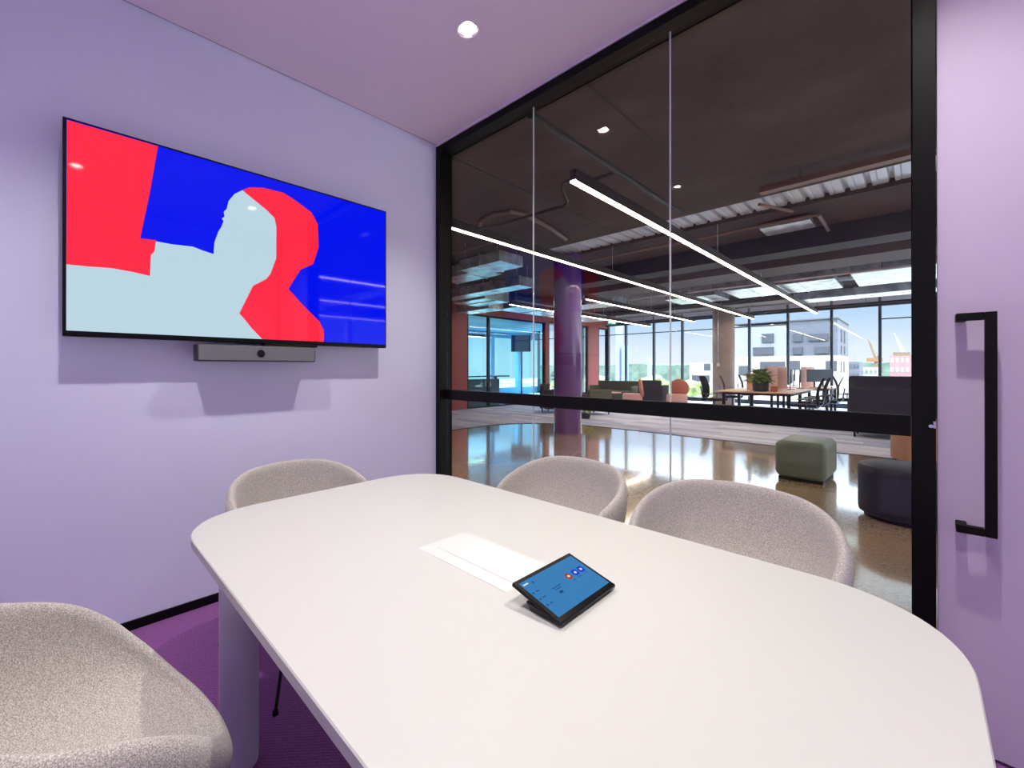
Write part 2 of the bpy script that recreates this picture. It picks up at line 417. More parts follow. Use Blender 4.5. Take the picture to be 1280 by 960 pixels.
# top face, edge band and underside as one solid
rings = []
for pts, z in [(inset(outl, .0025), TZ), (outl, TZ-.003), (outl, TZ-.026), (inset(outl, .003), TZ-.030)]:
    rings.append([b.bm.verts.new((x+off.x, y+off.y, z)) for x, y in pts])
n = len(outl)
f = b.bm.faces.new(rings[0]); f.material_index = 0
f = b.bm.faces.new(rings[-1][::-1]); f.material_index = 1
for i, (r0, r1) in enumerate(zip(rings, rings[1:])):
    for k in range(n):
        f = b.bm.faces.new((r0[k], r0[(k+1) % n], r1[(k+1) % n], r1[k])); f.material_index = 0 if i == 0 else 1
b.build('tabletop', [M['table'], M['tedge']], tb)
b = MB(); b.box(-.62, .62, -.02, .02, .655, .7095, .002); b.box(-.64, -.6, -.36, .36, .655, .7095); b.box(.6, .64, -.36, .36, .655, .7095)
b.build('underframe', M['leg'], tb)
for lx, ly in ((1.135, -1.815), (1.135, -.905), (2.395, -1.815), (2.395, -.905)):
    b = MB(); b.lathe([(0, .003), (.052, .003), (.0565, .008), (.0585, .02), (.0585, .709), (0, .709)], lx+off.x, ly+off.y, 48)
    b.build('leg', M['leg'], tb, smooth=True)
b = MB(); hx, hy = 1.79+off.x, -1.347+off.y
b.box(hx-.182, hx+.165, hy-.100, hy+.095, TZ-.004, TZ+.0015, .001, 1); 
b.box(hx-.150, hx+.150, hy-.055, hy+.080, TZ+.0018, TZ+.0030, .0008, 1)
o = b.build('cable_hatch', M['hatch'], tb); o['label'] = 'glossy brighter white rectangular cable hatch'

# ------------------------------------------------------------------ tablet on its wedge stand
td = thing('touch_tablet', 'small black touch control tablet with a blue screen propped up on the white table', 'tablet', (2.128, -1.36, TZ), R(0))
ang = math.atan2(.037, .131); D = .137; W = .237
Mt = Matrix.Translation((0, 0, .004)) @ Matrix.Rotation(ang, 4, 'Y')   # local -x rises
b = MB(); b.box(-D, 0, -W/2, W/2, .001, .011, .003, 3, M=Mt); b.build('casing', M['black'], td, smooth=True)
m_s = mat('tablet_blue', '#051018', .12, spec=.5, emit='#3f86c4', es=.85)
m_i1 = mat('icon_blue', '#000000', .2, emit='#1238c8', es=1.0); m_i2 = mat('icon_orange', '#100400', .2, emit='#b5441c', es=.8)
m_i3 = mat('icon_dark', '#000204', .2, emit='#1d4f86', es=.8); m_w = mat('icon_white', '#080808', .2, emit='#dfe8f0', es=.9)
b = MB()
def q(x0, x1, y0, y1, z, mi, M_=Mt):
    b.mi = mi
    v = [b.bm.verts.new(M_ @ Vector(p)) for p in ((x0, y0, z), (x1, y0, z), (x1, y1, z), (x0, y1, z))]
    f = b.bm.faces.new(v); f.material_index = mi
def disc(cx, cy, rx, ry, z, mi, n=20, p=3.4):
    v = []
    for k in range(n):
        a = 2*PI*k/n; c, s_ = math.cos(a), math.sin(a)
        v.append(b.bm.verts.new(Mt @ Vector((cx+rx*math.copysign(abs(c)**(2/p), c), cy+ry*math.copysign(abs(s_)**(2/p), s_), z))))
    f = b.bm.faces.new(v); f.material_index = mi
q(-D+.011, -.013, -W/2+.010, W/2-.010, .0113, 0)
for k, yy in enumerate((.034, .059, .085)):
    if k == 0: disc(-.080, yy-.004, .0095, .0105, .0116, 2, p=2.4)
    else: disc(-.080, yy, .0095, .0108, .0116, 1)
    disc(-.080, yy if k else yy-.004, .0035, .0045, .0118, 4, p=2)
    q(-.066, -.0645, yy-.006, yy+.006, .0116, 3)
for k, xx in enumerate((-.088, -.068, -.048)):
    disc(xx, -.101, .0028, .0028, .0116, 3, p=2); q(xx-.0012, xx+.0012, -.092, -.080, .0116, 3)
q(-.075, -.073, -.05, -.015, .0116, 3); q(-.069, -.067, -.046, -.020, .0116, 3); q(-.060, -.054, -.042, -.028, .0116, 3)
q(-.118, -.114, -.104, -.086, .0116, 4); disc(-.112, -.072, .003, .003, .0116, 3, p=2)
for f in b.bm.faces:
    f.normal_update()
    if f.normal.z < 0: f.normal_flip()
b.build('screen', [m_s, m_i1, m_i2, m_i3, m_w], td, recalc=False)
b = MB()   # wedge stand: solid prism under the front two thirds
sd = [(-.004, .0), (-.085, .0), (-.098, .016), (-.006, .0045)]
pts = [(x, z) for x, z in sd]
a_ = [b.bm.verts.new((x, -W/2+.012, z)) for x, z in pts]; c_ = [b.bm.verts.new((x, W/2-.012, z)) for x, z in pts]
b.bm.faces.new(a_); b.bm.faces.new(c_[::-1])
for k in range(4): b.bm.faces.new((a_[k], a_[(k+1) % 4], c_[(k+1) % 4], c_[k]))
b.build('wedge_stand', M['charcoal'], td)

# ------------------------------------------------------------------ tub chairs
def catmull(ts, vs, t):
    for i in range(len(ts)-1):
        if t <= ts[i+1]:
            u = (t-ts[i])/(ts[i+1]-ts[i])
            p1, p2 = vs[i], vs[i+1]; p0 = vs[max(0, i-1)]; p3 = vs[min(len(vs)-1, i+2)]
            return .5*((2*p1)+(-p0+p2)*u+(2*p0-5*p1+4*p2-p3)*u*u+(-p0+3*p1-3*p2+p3)*u**3)
    return vs[-1]
HT = [0, 35, 60, 80, 100, 120, 138, 155, 180]
HV = [.800, .789, .757, .714, .662, .588, .506, .458, .440]
def make_shell():
    b = MB(); NT, NV = 48, 12
    inner = []; outer = []
    for i in range(NT):
        t = 2*PI*i/NT; s_ = math.degrees(PI-abs(PI-t))     # 0 at the back
        a = .335; by = .300; fy = .27
        c, sn = -math.cos(t), math.sin(t)
        p = 2.2
        rx = a*math.copysign(abs(sn)**(2/p), sn); ry = (by if c < 0 else fy)*math.copysign(abs(c)**(2/p), c)
        h = catmull(HT, HV, s_)
        zp = .430
        ri = []; ro = []
        for j in range(NV+1):
            v_ = j/NV
            rr = 1-(1-v_)**1.9
            hh_ = h-zp
            z = zp + hh_*(v_**2.6) + (.012*v_ if hh_ < .1 else 0)
            lean = 1 + .06*(v_**3)*max(0, hh_/.36)
            bx = .875
            ri.append((rx*rr*lean*bx, ry*rr*lean*bx, z))
            th = .046
            zz = zp-.055 + (hh_+.03)*(v_**3.0)
            rr2 = 1-(1-v_)**2.1
            ro.append((rx*rr2*lean, ry*rr2*lean, zz))
        inner.append(ri); outer.append(ro)
    def ring(gr, j): return [b.bm.verts.new(gr[i][j]) for i in range(NT)]
    ci = b.bm.verts.new((0, 0, inner[0][0][2])); co = b.bm.verts.new((0, 0, outer[0][0][2]))
    RI = [ring(inner, j) for j in range(1, NV+1)]; RO = [ring(outer, j) for j in range(1, NV+1)]
    # rounded rim between inner and outer edge
    mid = []
    for i in range(NT):
        p = Vector(inner[i][NV]); q_ = Vector(outer[i][NV]); m_ = (p+q_)/2; m_.z = max(p.z, q_.z)+.014
        mid.append(b.bm.verts.new(m_))
    seq = RI + [mid] + RO[::-1]
    for k in range(NT):
        b.bm.faces.new((ci, RI[0][(k+1) % NT], RI[0][k])); b.bm.faces.new((co, RO[0][k], RO[0][(k+1) % NT]))
    for r0, r1 in zip(seq, seq[1:]):
        for k in range(NT): b.bm.faces.new((r0[k], r0[(k+1) % NT], r1[(k+1) % NT], r1[k]))
    return b
CG = 'grey fabric tub chairs round the meeting table'
chair = thing('tub_chair', '', 'chair', (0, 0, 0), 0, CG)
make_shell().build('seat_shell', M['fabric'], chair, smooth=True, subsurf=2)
for sx in (-1, 1):
    for sy in (-1, 1):
        b = MB(); b.tube([(.12*sx, .11*sy, .378), (.15*sx, .14*sy, .368), (.166*sx, .158*sy, .34), (.29*sx, .29*sy, .012)], .0065, 8)
        b.cyl(.29*sx, .29*sy, .0, .012, .011, n=12); b.build('leg', M['black'], chair, smooth=True)
b = MB(); b.box(-.16, .16, -.15, .16, .374, .386, .002); b.build('seat_plate', M['black'], chair)
chair.location = (.70, -1.385, 0); chair.rotation_euler = (0, 0, R(-86)); chair['label'] = 'grey fabric tub chair between the table end and the television wall'
another(chair, (1.415, -.48, 0), R(172), 'grey fabric tub chair on the glass side of the table, nearer the television', CG)
another(chair, (2.155, -.445, 0), R(184), 'grey fabric tub chair on the glass side of the table, nearer the door', CG)
another(chair, (1.46, -2.22, 0), R(8), 'grey fabric tub chair in the left foreground seen down into its seat', CG)

# ------------------------------------------------------------------ office: floor, walls, slab
def arc(cx, cy, r, a0, a1, n): return [(cx+r*math.cos(R(a0+(a1-a0)*k/n)), cy+r*math.sin(R(a0+(a1-a0)*k/n))) for k in range(n+1)]
XR = 12.98
edge = [(-3.95, .1)] + arc(-3.95+1.9, 6.45-1.9, 1.9, 180, 90, 14) + [(XR, 6.3)]
b = MB(); b.prism([(XR, .1)] + [(XR, 6.3)] + edge[::-1][1:], -.06, 0); struct(b.build('floor', M['concrete_floor']))
b = MB(); b.prism(edge + [(XR, YW+.1), (-11, YW+.1), (-11, .1)], -.06, .002); struct(b.build('floor', M['office_carpet']))
b = MB(); e3 = [(x, y, .003) for x, y in edge]; b.tube(e3, .007, 6); struct(b.build('trim_4', M['black']))
b = MB(); b.box(-11.2, XR+.2, .1, 4.42, ZS, ZS+.2); b.box(-11.2, XR+.2, 5.16, YW+.15, ZS, ZS+.2)
struct(b.build('ceiling', M['slab']))
b = MB(); b.box(-11.2, XR+.2, RY-.2, .1, ZS+.04, ZS+.2); b.box(-11.2, XR+.2, 4.42, 5.16, ZS+.12, ZS+.2); struct(b.build('ceiling', M['slab']))
# joint lines cast in the slab
b = MB(); b.box(-.02+.9, .9, .1, 4.42, ZS-.003, ZS); b.box(-.7, -.68, .3, 4.42, ZS-.003, ZS); struct(b.build('trim_5', M['conduit']))
b = MB()
# trapezoidal decking, corrugations run along y
prof = []
x = -2.2
while x < XR:
    prof += [(x, ZS+.055), (x+.012, ZS+.10), (x+.048, ZS+.10), (x+.060, ZS+.055), (x+.10, ZS+.055), (x+.11, ZS+.065), (x+.12, ZS+.055)]
    x += .20
lo = [b.bm.verts.new((px_, 4.4, pz)) for px_, pz in prof]; hi = [b.bm.verts.new((px_, 5.18, pz)) for px_, pz in prof]
for k in range(len(prof)-1): b.bm.faces.new((lo[k], lo[k+1], hi[k+1], hi[k]))
struct(b.build('ceiling', M['deck']))
b = MB(); b.box(-11, -2.2, 4.42, 5.16, ZS+.0, ZS+.12); struct(b.build('ceiling', M['slab']))
# downstand beam and bulkheads
b = MB(); b.box(-3.0, XR, 6.45, 6.98, 3.2, ZS, .004); struct(b.build('trim_6', M['beam']))
b = MB(); b.box(-3.0, XR, 7.5, 8.4, 3.16, ZS, .004); struct(b.build('trim_7', M['beam2']))
b = MB(); b.box(-6.9, XR, 13.2, 13.9, 3.28, ZS); struct(b.build('trim_8', M['beam2']))
# outer walls of the office
b = MB(); b.box(XR, XR+.2, .1, YW+.1, 0, .3); b.box(XR, XR+.2, .1, YW+.1, 3.3, ZS)
for k in range(9): b.box(XR, XR+.2, .1+k*2.0, .3+k*2.0, .3, 3.3)  # openings between these piers of the unseen side wall added for more daylight
struct(b.build('wall_right', M['white_wall']))
b = MB(); b.box(-11.2, -.125, .0, .1, 0, ZS); struct(b.build('wall_front', M['white_wall']))
b = MB(); b.box(RX+.125, XR+.2, .0, .1, 0, ZS); struct(b.build('wall_front', M['white_wall']))
# red wall on x = -7 with glazed openings
b = MB(); t0, t1 = -7.15, -7.0
b.box(t0, t1, .1, 7.14, 0, ZS); b.box(t0, t1, 7.14, 11.3, 3.035, ZS); b.box(t0, t1, 11.3, 11.5, 0, ZS)
b.box(t0, t1, 11.5, 14.35, 3.1, ZS); b.box(t0, t1, 14.4, 15.3, 0, 3.1); b.box(t0, t1, 14.35, YW, 3.1, ZS); b.box(t0, t1, 16.12, YW, 0, 3.1)
struct(b.build('wall_left', M['redwall']))
def win(name, x, y0, y1, z1, mulls, gl):
    b = MB(); w_ = .05
    b.box(x-.06, x+.03, y0, y1, 0.0, .05); b.box(x-.06, x+.03, y0, y1, z1-.06, z1); b.box(x-.06, x+.03, y0, y0+w_, .05, z1-.06); b.box(x-.06, x+.03, y1-w_, y1, .05, z1-.06)
    for y in mulls: b.box(x-.05, x+.02, y-.05, y+.05, .05, z1-.06)
    f = struct(b.build(name, M['black']))
    b = MB(); b.box(x-.02, x-.008, y0+w_, y1-w_, .05, z1-.06); b.build('glass_pane', gl, f)
win('window_1', -7.05, 7.16, 11.28, 3.03, (8.17,), M['cyanglass'])
win('window_2', -7.05, 11.52, 14.38, 3.09, (12.9,), M['winglass'])
win('window_3', -7.05, 15.32, 16.1, 3.09, (), M['winglass'])
# the blue side room beyond
b = MB(); b.box(-11.2, -11.0, .1, 7.2, 0, ZS); b.box(-11.2, -11, 7.2, YW, 2.75, ZS); b.box(-11.2, -11, 7.2, YW, 0, .35)
for y in (8.6, 10.4, 12.6, 14.6): b.box(-11.2, -11, y, y+.25, .35, 2.75)
b.box(-11, -7.15, 6.9, 7.0, 0, ZS)
struct(b.build('wall_left', M['blue_wall']))
b = MB(); b.box(-10.99, -7.16, 7.01, 14.0, 3.0, 3.06); struct(b.build('ceiling', M['blue_wall']))

# ---- window wall: one bay per pane
xm = [-10.9, -9.6, -8.3, -7.0, -6.17, -4.95, -3.82, -2.68, -1.53, -.4, .74, 1.86, 3.0, 4.14, 5.28, 6.42, 7.56, 8.70, 9.84, 10.98, XR]
for k in range(len(xm)-1):
    x0, x1 = xm[k], xm[k+1]
    b = MB()
    b.box(x0-.035, x0+.035, YW-.10, YW+.05, .0, ZS-.02, .003)
    b.box(x0+.035, x1-.035, YW-.06, YW+.05, 3.22, 3.30); b.box(x0+.035, x1-.035, YW-.08, YW+.05, 0.0, .15)
    if k not in (9, 10): b.box(x0+.035, x1-.035, YW-.03, YW+.02, 2.78, 2.815)
    f = struct(b.build('window_%d' % (k+4), M['winframe']))
    b = MB(); b.box(x0+.035, x1-.035, YW-.006, YW+.006, .15, 3.22); b.build('glass_pane', M['winglass'], f)
b = MB(); b.box(-11, XR, YW-.1, YW+.15, 3.302, ZS); struct(b.build('trim_9', M['white_wall']))
b = MB(); b.tube([(-6.8, YW-.5, 3.26), (XR, YW-.5, 3.26)], .03, 8); struct(b.build('trim_10', M['black']))

# ---- columns
b = MB(); b.lathe([(0, .001), (.268, .001), (.27, .004), (.27, ZS), (0, ZS)], -2.11, 5.17, 64)
tag(b.build('round_column', M['purplecol'], smooth=True), 'glossy purple round column standing on the polished concrete floor', 'column')
b = MB(); b.lathe([(0, .002), (.335, .002), (.335, ZS), (0, ZS)], -1.99, 14.8, 48)
cc = tag(b.build('round_column', M['conc_col'], smooth=True), 'bare grey concrete round column near the far windows', 'column')
b = MB(); b.box(-2.10, -2.02, 14.42, 14.47, 1.35, 1.47, .004); o = b.build('wall_box', M['white_trim'], cc); o['label'] = 'small white control box'
b = MB(); b.tube([(-2.06, 14.45, 1.47), (-2.06, 14.45, 3.48)], .012, 6); b.build('conduit', M['galv'], cc)

# ------------------------------------------------------------------ office: line lights and services
def line_light(x, y0, y1, z, label, w=.066, h=.105):
    t = thing('linear_pendant_light', label, 'pendant light', (x, (y0+y1)/2, z), 0, 'long black linear pendants with warm strips over the office')
    L_ = (y1-y0)/2
    b = MB(); b.box(-w/2, w/2, -L_, L_, .012, h); b.box(-w/2, -w/2+.004, -L_, L_, .0, .012); b.box(w/2-.004, w/2, -L_, L_, .0, .012); b.build('housing', M['lamp_body'], t)
    b = MB(); b.box(-w/2+.005, w/2-.005, -L_+.004, L_-.004, -.003, .0118); b.build('diffuser', M['lamp_glow'], t)
    k = 0
    for yy in (-L_*.4, 0, L_*.5, L_-.5):
        b = MB(); b.tube([(0, yy, h), (0, yy, ZS-z)], .004, 6); b.build('hanging_rod', M['galv'], t)
line_light(.55, 1.1, 14.6, 2.95, 'linear pendant whose near end cap shows, rightmost of the warm strips')
line_light(-1.13, .9, 14.9, 2.95, 'linear pendant with a warm strip passing in front of the purple column')
line_light(-2.80, 7.08, 14.4, 2.95, 'linear pendant with a warm strip starting just behind the purple column')
line_light(5.0, 1.1, 14.6, 2.95, 'linear pendant further right in the office, seen only as a reflection in the television')
line_light(7.5, 1.1, 14.6, 2.95, 'linear pendant second beyond the door, a faint line mirrored in the television')
line_light(10.4, 1.1, 14.6, 2.95, 'linear pendant furthest right in the office, the lowest faint line mirrored in the television')
line_light(-4.62, 6.4, 15.0, 2.95, 'linear pendant with a warm strip nearest the red wall')

def pipe(name, label, cat, pts, r, mt, n=10):
    b = MB(); b.tube(pts, r, n); return tag(b.build(name, mt, smooth=True), label, cat)
pipe('ceiling_conduit', 'black conduit running above the rightmost line light towards the decking', 'conduit', [(.80, .16, 3.055), (.80, 2.9, 3.055)], .026, M['conduit'])
b = MB(); b.tube([(.775, 1.46, 3.065), (.56, 1.44, 3.065)], .018, 8); tag(b.build('ceiling_conduit', M['conduit'], smooth=True), 'short black pipe joining the long conduit to the rightmost line light', 'conduit')
b = MB(); b.tube([(.51, 1.16, 3.0), (.40, 1.17, 3.0), (.355, 1.22, 2.98), (.30, 1.40, 2.92), (.25, 1.43, 2.90), (-.7, 1.5, 2.96), (-1.09, 1.55, 3.02)], .016, 8); tag(b.build('ceiling_conduit', M['conduit'], smooth=True), 'dark cranked pipe linking the two nearest line lights', 'conduit')
ar = [(-1.96, 2.5), (-1.75, 2.30), (-1.45, 2.24), (-1.2, 2.32), (-1.14, 2.55), (-1.17, 2.9), (-1.24, 3.38), (-1.39, 4.0)]
pipe('flexible_hose', 'brown flexible hose curving across the slab soffit', 'hose', [(x, y, 3.455) for x, y in ar], .03, M['pinkpipe'])
t = thing('cable_tray', 'reddish brown cable tray hung in front of the steel decking', 'cable tray', (1.38, 3.78, 3.33))
b = MB(); b.box(0, XR-1.7, -.06, .06, 0, .07, .006); b.build('tray', M['pinkpipe'], t)
for x in (.37, 1.82, 3.2, 4.6, 6.0):
    b = MB(); b.tube([(x, 0, .07), (x, 0, ZS-3.33)], .006, 6); b.build('hanging_rod', M['conduit'], t)
pipe('sprinkler_pipe', 'thin copper coloured pipe running beside the steel decking', 'pipe', [(-1.72, 5.3, 3.38), (1.62, 5.3, 3.38), (1.72, 5.35, 3.38), (1.72, 6.3, 3.38)], .022, M['pinkpipe'])
pipe('sprinkler_pipe', 'thin copper coloured pipe bracket near the decking and black beam', 'pipe', [(1.2, 4.6, 3.478), (1.45, 5.25, 3.478)], .022, M['pinkpipe'])
# fan coil grille by the tray
b = MB(); b.box(1.0, 1.6, 5.55, 6.05, 3.40, 3.47, .005); 
tag(b.build('air_grille', M['galv']), 'small galvanised air grille tucked beside the black beam', 'air grille')
def duct(label, x0, x1, y0, y1, z0, z1, mt=None, seams=(), axis='x'):
    cx, cy = (x0+x1)/2, (y0+y1)/2
    t = thing('air_duct', label, 'air duct', (cx, cy, z0), 0, 'galvanised air ducts under the office slab')
    b = MB(); b.box(x0-cx, x1-cx, y0-cy, y1-cy, 0, z1-z0, .004); b.build('duct_body', mt or M['galv'], t)
    for s_ in seams:
        b = MB()
        if axis == 'x': b.box(s_-.012-cx, s_+.012-cx, y0-.015-cy, y1+.015-cy, -.015, z1-z0+.015)
        else: b.box(x0-.015-cx, x1+.015-cx, s_-.012-cy, s_+.012-cy, -.015, z1-z0+.015)
        b.build('flange', mt or M['galv'], t)
    for hx in ((x0+.1), (x1-.1)):
        for hy in (y0+.05, y1-.05):
            b = MB(); b.tube([(hx-cx, hy-cy, z1-z0-.01), (hx-cx, hy-cy, ZS-z0)], .005, 6); b.build('hanging_rod', M['galv'], t)
    return t
duct('wide galvanised duct at the right near the door frame', 1.75, 8.2, 9.05, 10.9, 3.12, 3.34, seams=(2.6, 3.6, 4.6, 5.6))
duct('galvanised duct section in the middle behind the black beam', -.5, 1.5, 9.2, 10.7, 3.10, 3.32, seams=(.0, .9))
duct('flat galvanised duct left of the concrete column', -2.0, -.8, 9.7, 10.9, 3.12, 3.30, seams=(-1.4,))
duct('long low galvanised duct parallel to the far windows', 0.4, 8.4, 12.0, 12.8, 3.08, 3.26, seams=(1.6, 3.2, 4.8))
duct('bright galvanised duct right of the purple column', -4.4, -2.95, 8.6, 9.5, 3.08, 3.26, seams=(-3.6,))
duct('nearest galvanised duct plate left of the purple column', -2.9, -1.95, 2.95, 3.55, 3.02, 3.20, seams=(-2.4,))
duct('tall galvanised duct beside the red wall', -5.6, -4.5, 5.3, 6.2, 2.98, 3.36, seams=(5.7,), axis='y')
duct('galvanised duct crossing behind the nearest duct plate', -6.6, -3.0, 4.75, 5.2, 3.02, 3.22, seams=(-6, -3.8))
duct('small galvanised duct low over the red wall glazing', -6.6, -5.3, 6.3, 6.9, 2.92, 3.1, seams=(-6.0,))
duct('long galvanised duct running beside the line light', -6.0, -5.2, 7.4, 12.6, 3.05, 3.25, seams=(8.5, 9.8, 11.1), axis='y')
duct('galvanised duct passing over the purple column top', -4.3, -3.0, 3.6, 4.2, 3.15, 3.38, seams=(-3.4,))
def hung_pipe(name, label, cat, pts, r_, mt, drops):
    t = thing(name, label, cat, pts[0])
    P0 = Vector(pts[0])
    b = MB(); b.tube([Vector(p)-P0 for p in pts], r_, 10); b.build('pipe', mt, t, smooth=True)
    for (x, y, z) in drops:
        p = Vector((x, y, z))-P0; b = MB(); b.tube([p, p+Vector((0, 0, ZS-z))], .005, 6); b.build('hanging_rod', M['conduit'], t)
    return t
hung_pipe('sprinkler_pipe', 'white painted sprinkler pipe crossing in front of the bright ducts', 'pipe', [(-2.6, 8.75, 3.10), (8.5, 8.75, 3.10)], .024, M['white_trim'], [(-1, 8.75, 3.12), (2.2, 8.75, 3.12), (5.4, 8.75, 3.12)])
hung_pipe('sprinkler_pipe', 'black pipe running just in front of the far window heads', 'pipe', [(-6.6, 15.2, 3.12), (11, 15.2, 3.12)], .03, M['conduit'], [(-5, 15.2, 3.14), (-2.9, 15.2, 3.14), (.5, 15.2, 3.14), (1.6, 15.2, 3.14)])
hung_pipe('flexible_duct', 'short silver flexible duct between the middle and right ducts', 'air duct', [(1.502, 9.9, 3.215), (1.58, 9.9, 3.22), (1.67, 9.92, 3.22), (1.748, 9.92, 3.225)], .09, M['galv'], [])
hung_pipe('cable_bundle', 'grey cable bundle slung under the ducts left of the concrete column', 'cable', [(-4.6, 11.6, 3.20), (-3.6, 11.5, 3.14), (-2.4, 11.6, 3.20), (-1.0, 11.5, 3.15), (.3, 11.6, 3.2)], .035, M['charcoal'], [(-4.4, 11.6, 3.2), (-2.4, 11.6, 3.2), (.3, 11.6, 3.2)])
hung_pipe('sprinkler_pipe', 'reddish pipe above the nearest duct plate on the left', 'pipe', [(-6.4, 2.75, 3.28), (-1.9, 2.75, 3.28)], .024, M['pinkpipe'], [(-4, 2.75, 3.3), (-2.3, 2.75, 3.3)])
# emergency exit sign
es = thing('exit_sign', 'small hanging green exit sign with a running figure', 'sign', (-5.2, 13.0, 2.93))
m_g = mat('exit_green', '#0c6a4a', .4, emit='#1d8f68', es=.7); m_ew = mat('exit_white', '#eeeeee', .4, emit='#f0fff4', es=1.1)
b = MB(); b.box(-.19, .19, -.015, .015, 0, .20, .003); b.build('panel', m_g, es)
b = MB(); yy = -.0175
def flat(pts):
    v = [b.bm.verts.new((x, yy, z)) for x, z in pts]; b.bm.faces.new(v)
flat([(.03, .03), (.14, .03), (.14, .17), (.03, .17)]); flat([(-.15, .09), (-.09, .14), (-.09, .11), (-.03, .11), (-.03, .07), (-.09, .07), (-.09, .04)])
flat([(-.005, .15), (.018, .15), (.018, .17), (-.005, .17)]); flat([(-.015, .10), (.02, .145), (.026, .12), (.01, .08), (.02, .03), (.008, .03), (-.004, .075), (-.02, .04), (-.028, .045)])
b.build('pictogram', m_ew, es)
b = MB(); b.box(-.19, .19, -.03, .03, .205, .30, .004); b.tube([(0, 0, .30), (0, 0, ZS-2.93)], .006, 6); b.build('mounting_box', M['palepink'], es)  # pink of the box is reflected light put into its colour

# ------------------------------------------------------------------ office furniture
def soft_box(b, x0, x1, y0, y1, z0, z1, r, seg=4): b.box(x0, x1, y0, y1, z0, z1, r, seg)
# ottomans
o = thing('ottoman', 'sage green cube ottoman with rounded edges on the polished floor', 'ottoman', (1.74, 4.22, 0), R(-2))
b = MB(); b.box(-.235, .235, -.36, .36, .03, .455, .075, 5); b.build('cushion', M['greencush'], o, smooth=True)
b = MB(); b.box(-.2, .2, -.32, .32, .001, .035); b.build('plinth', M['black'], o)
o = thing('ottoman', 'navy blue rounded drum ottoman close to the glass partition frame', 'ottoman', (2.56, 3.02, 0))
b = MB(); b.lathe([(0, .03), (.26, .03), (.285, .045), (.29, .08), (.29, .42), (.28, .448), (.25, .462), (0, .465)], n=40); b.build('cushion', M['navy'], o, smooth=True)
b = MB(); b.cyl(0, 0, .001, .03, .25); b.build('plinth', M['black'], o)
o = thing('ottoman', 'pale beige drum stool behind the navy ottoman on the carpet edge', 'ottoman', (2.62, 6.55, 0))
b = MB(); b.lathe([(0, .004), (.24, .004), (.25, .02), (.25, .55), (.235, .58), (0, .585)], n=32); b.build('cushion', M['beige'], o, smooth=True)
# high back lounge seen from behind
def armbox(name, label, loc, rz, w, d, hb, ha, sh, mt, th=.12, cat='sofa', group=None, legs=True, mt2=None):
    t = thing(name, label, cat, loc, rz, group)
    r = .045
    b = MB(); b.box(-w/2, w/2, -d/2, -d/2+th, .12, hb, r, 3); b.build('backrest', mt, t, smooth=True)
    for s_ in (-1, 1):
        b = MB(); x0, x1 = (-w/2, -w/2+th) if s_ < 0 else (w/2-th, w/2)
        b.box(x0, x1, -d/2+th, d/2, .12, ha, r, 3); b.build('armrest', mt, t, smooth=True)
    b = MB(); b.box(-w/2+th, w/2-th, -d/2+th, d/2+.02, .14, sh, r, 3); b.build('seat', mt2 or mt, t, smooth=True)
    for sx in (-1, 1):
        for sy in (-1, 1):
            b = MB(); b.cyl(sx*(w/2-.07), sy*(d/2-.07), .003, .13, .016, n=10); b.build('leg', M['black'], t)
    return t
armbox('high_back_sofa', 'charcoal high back sofa seen from behind beside the partition frame', (2.72, 10.0, 0), 0, 2.1, .8, 1.13, 1.05, .44, M['charfelt'])
armbox('low_back_sofa', 'charcoal sofa with a lower back standing just in front of the high back sofa', (2.74, 8.95, 0), 0, 1.95, .72, .93, .80, .44, M['charfelt'])
armbox('sofa', 'olive green sofa with a low back in front of the far windows', (-5.35, 13.5, 0), R(180), 1.75, .85, .80, .62, .43, M['olive'])
armbox('cube_armchair', 'dark grey cube armchair turned towards the windows', (-3.75, 13.2, 0), 0, .80, .75, .87, .7, .42, M['greyfelt'], cat='armchair')
armbox('lounge_armchair', 'near black armchair on the carpet left of the purple column', (-4.55, 8.35, 0), R(-70), .78, .75, .84, .66, .42, M['greyfelt'], cat='armchair')
armbox('lounge_armchair', 'grey green armchair partly hidden right behind the purple column', (-3.62, 8.75, 0), R(70), .80, .75, .70, .58, .42, M['olive'], cat='armchair')
def round_chair(label, loc, rz, mt, mt2):
    t = thing('round_back_chair', label, 'armchair', loc, rz)
    b = MB(); b.lathe([(0, -.05), (.27, -.05), (.30, -.03), (.31, 0), (.30, .03), (.27, .05), (0, .05)], n=32, M=Matrix.Translation((0, -.28, .62)) @ Matrix.Rotation(R(82), 4, 'X')); b.build('backrest', mt, t, smooth=True)
    b = MB(); b.lathe([(0, .14), (.29, .14), (.32, .17), (.32, .38), (.29, .42), (0, .43)], n=32); b.build('seat', mt2, t, smooth=True)
    for k in range(4):
        b = MB(); a = PI/4+k*PI/2; b.cyl(.2*math.cos(a), .2*math.sin(a), .003, .15, .016, n=10); b.build('leg', M['black'], t)
    return t
round_chair('salmon pink chair with a round back turned sideways by the olive sofa', (-4.05, 12.2, 0), R(110), M['salmon'], M['palepink'])
round_chair('terracotta chair with a round back and pale seat right of the cube armchair', (-2.85, 12.9, 0), R(185), M['salmon'], M['palepink'])
b = MB(); b.cyl(0, 0, .40, .425, .35, n=36); b.cyl(0, 0, .01, .4, .02, n=12); b.cyl(0, 0, .003, .012, .2, n=24)
t = tag(b.build('coffee_table', M['palepink'], smooth=True), 'small round pale table in front of the olive sofa', 'coffee table'); t.location = (-4.9, 12.35, 0)

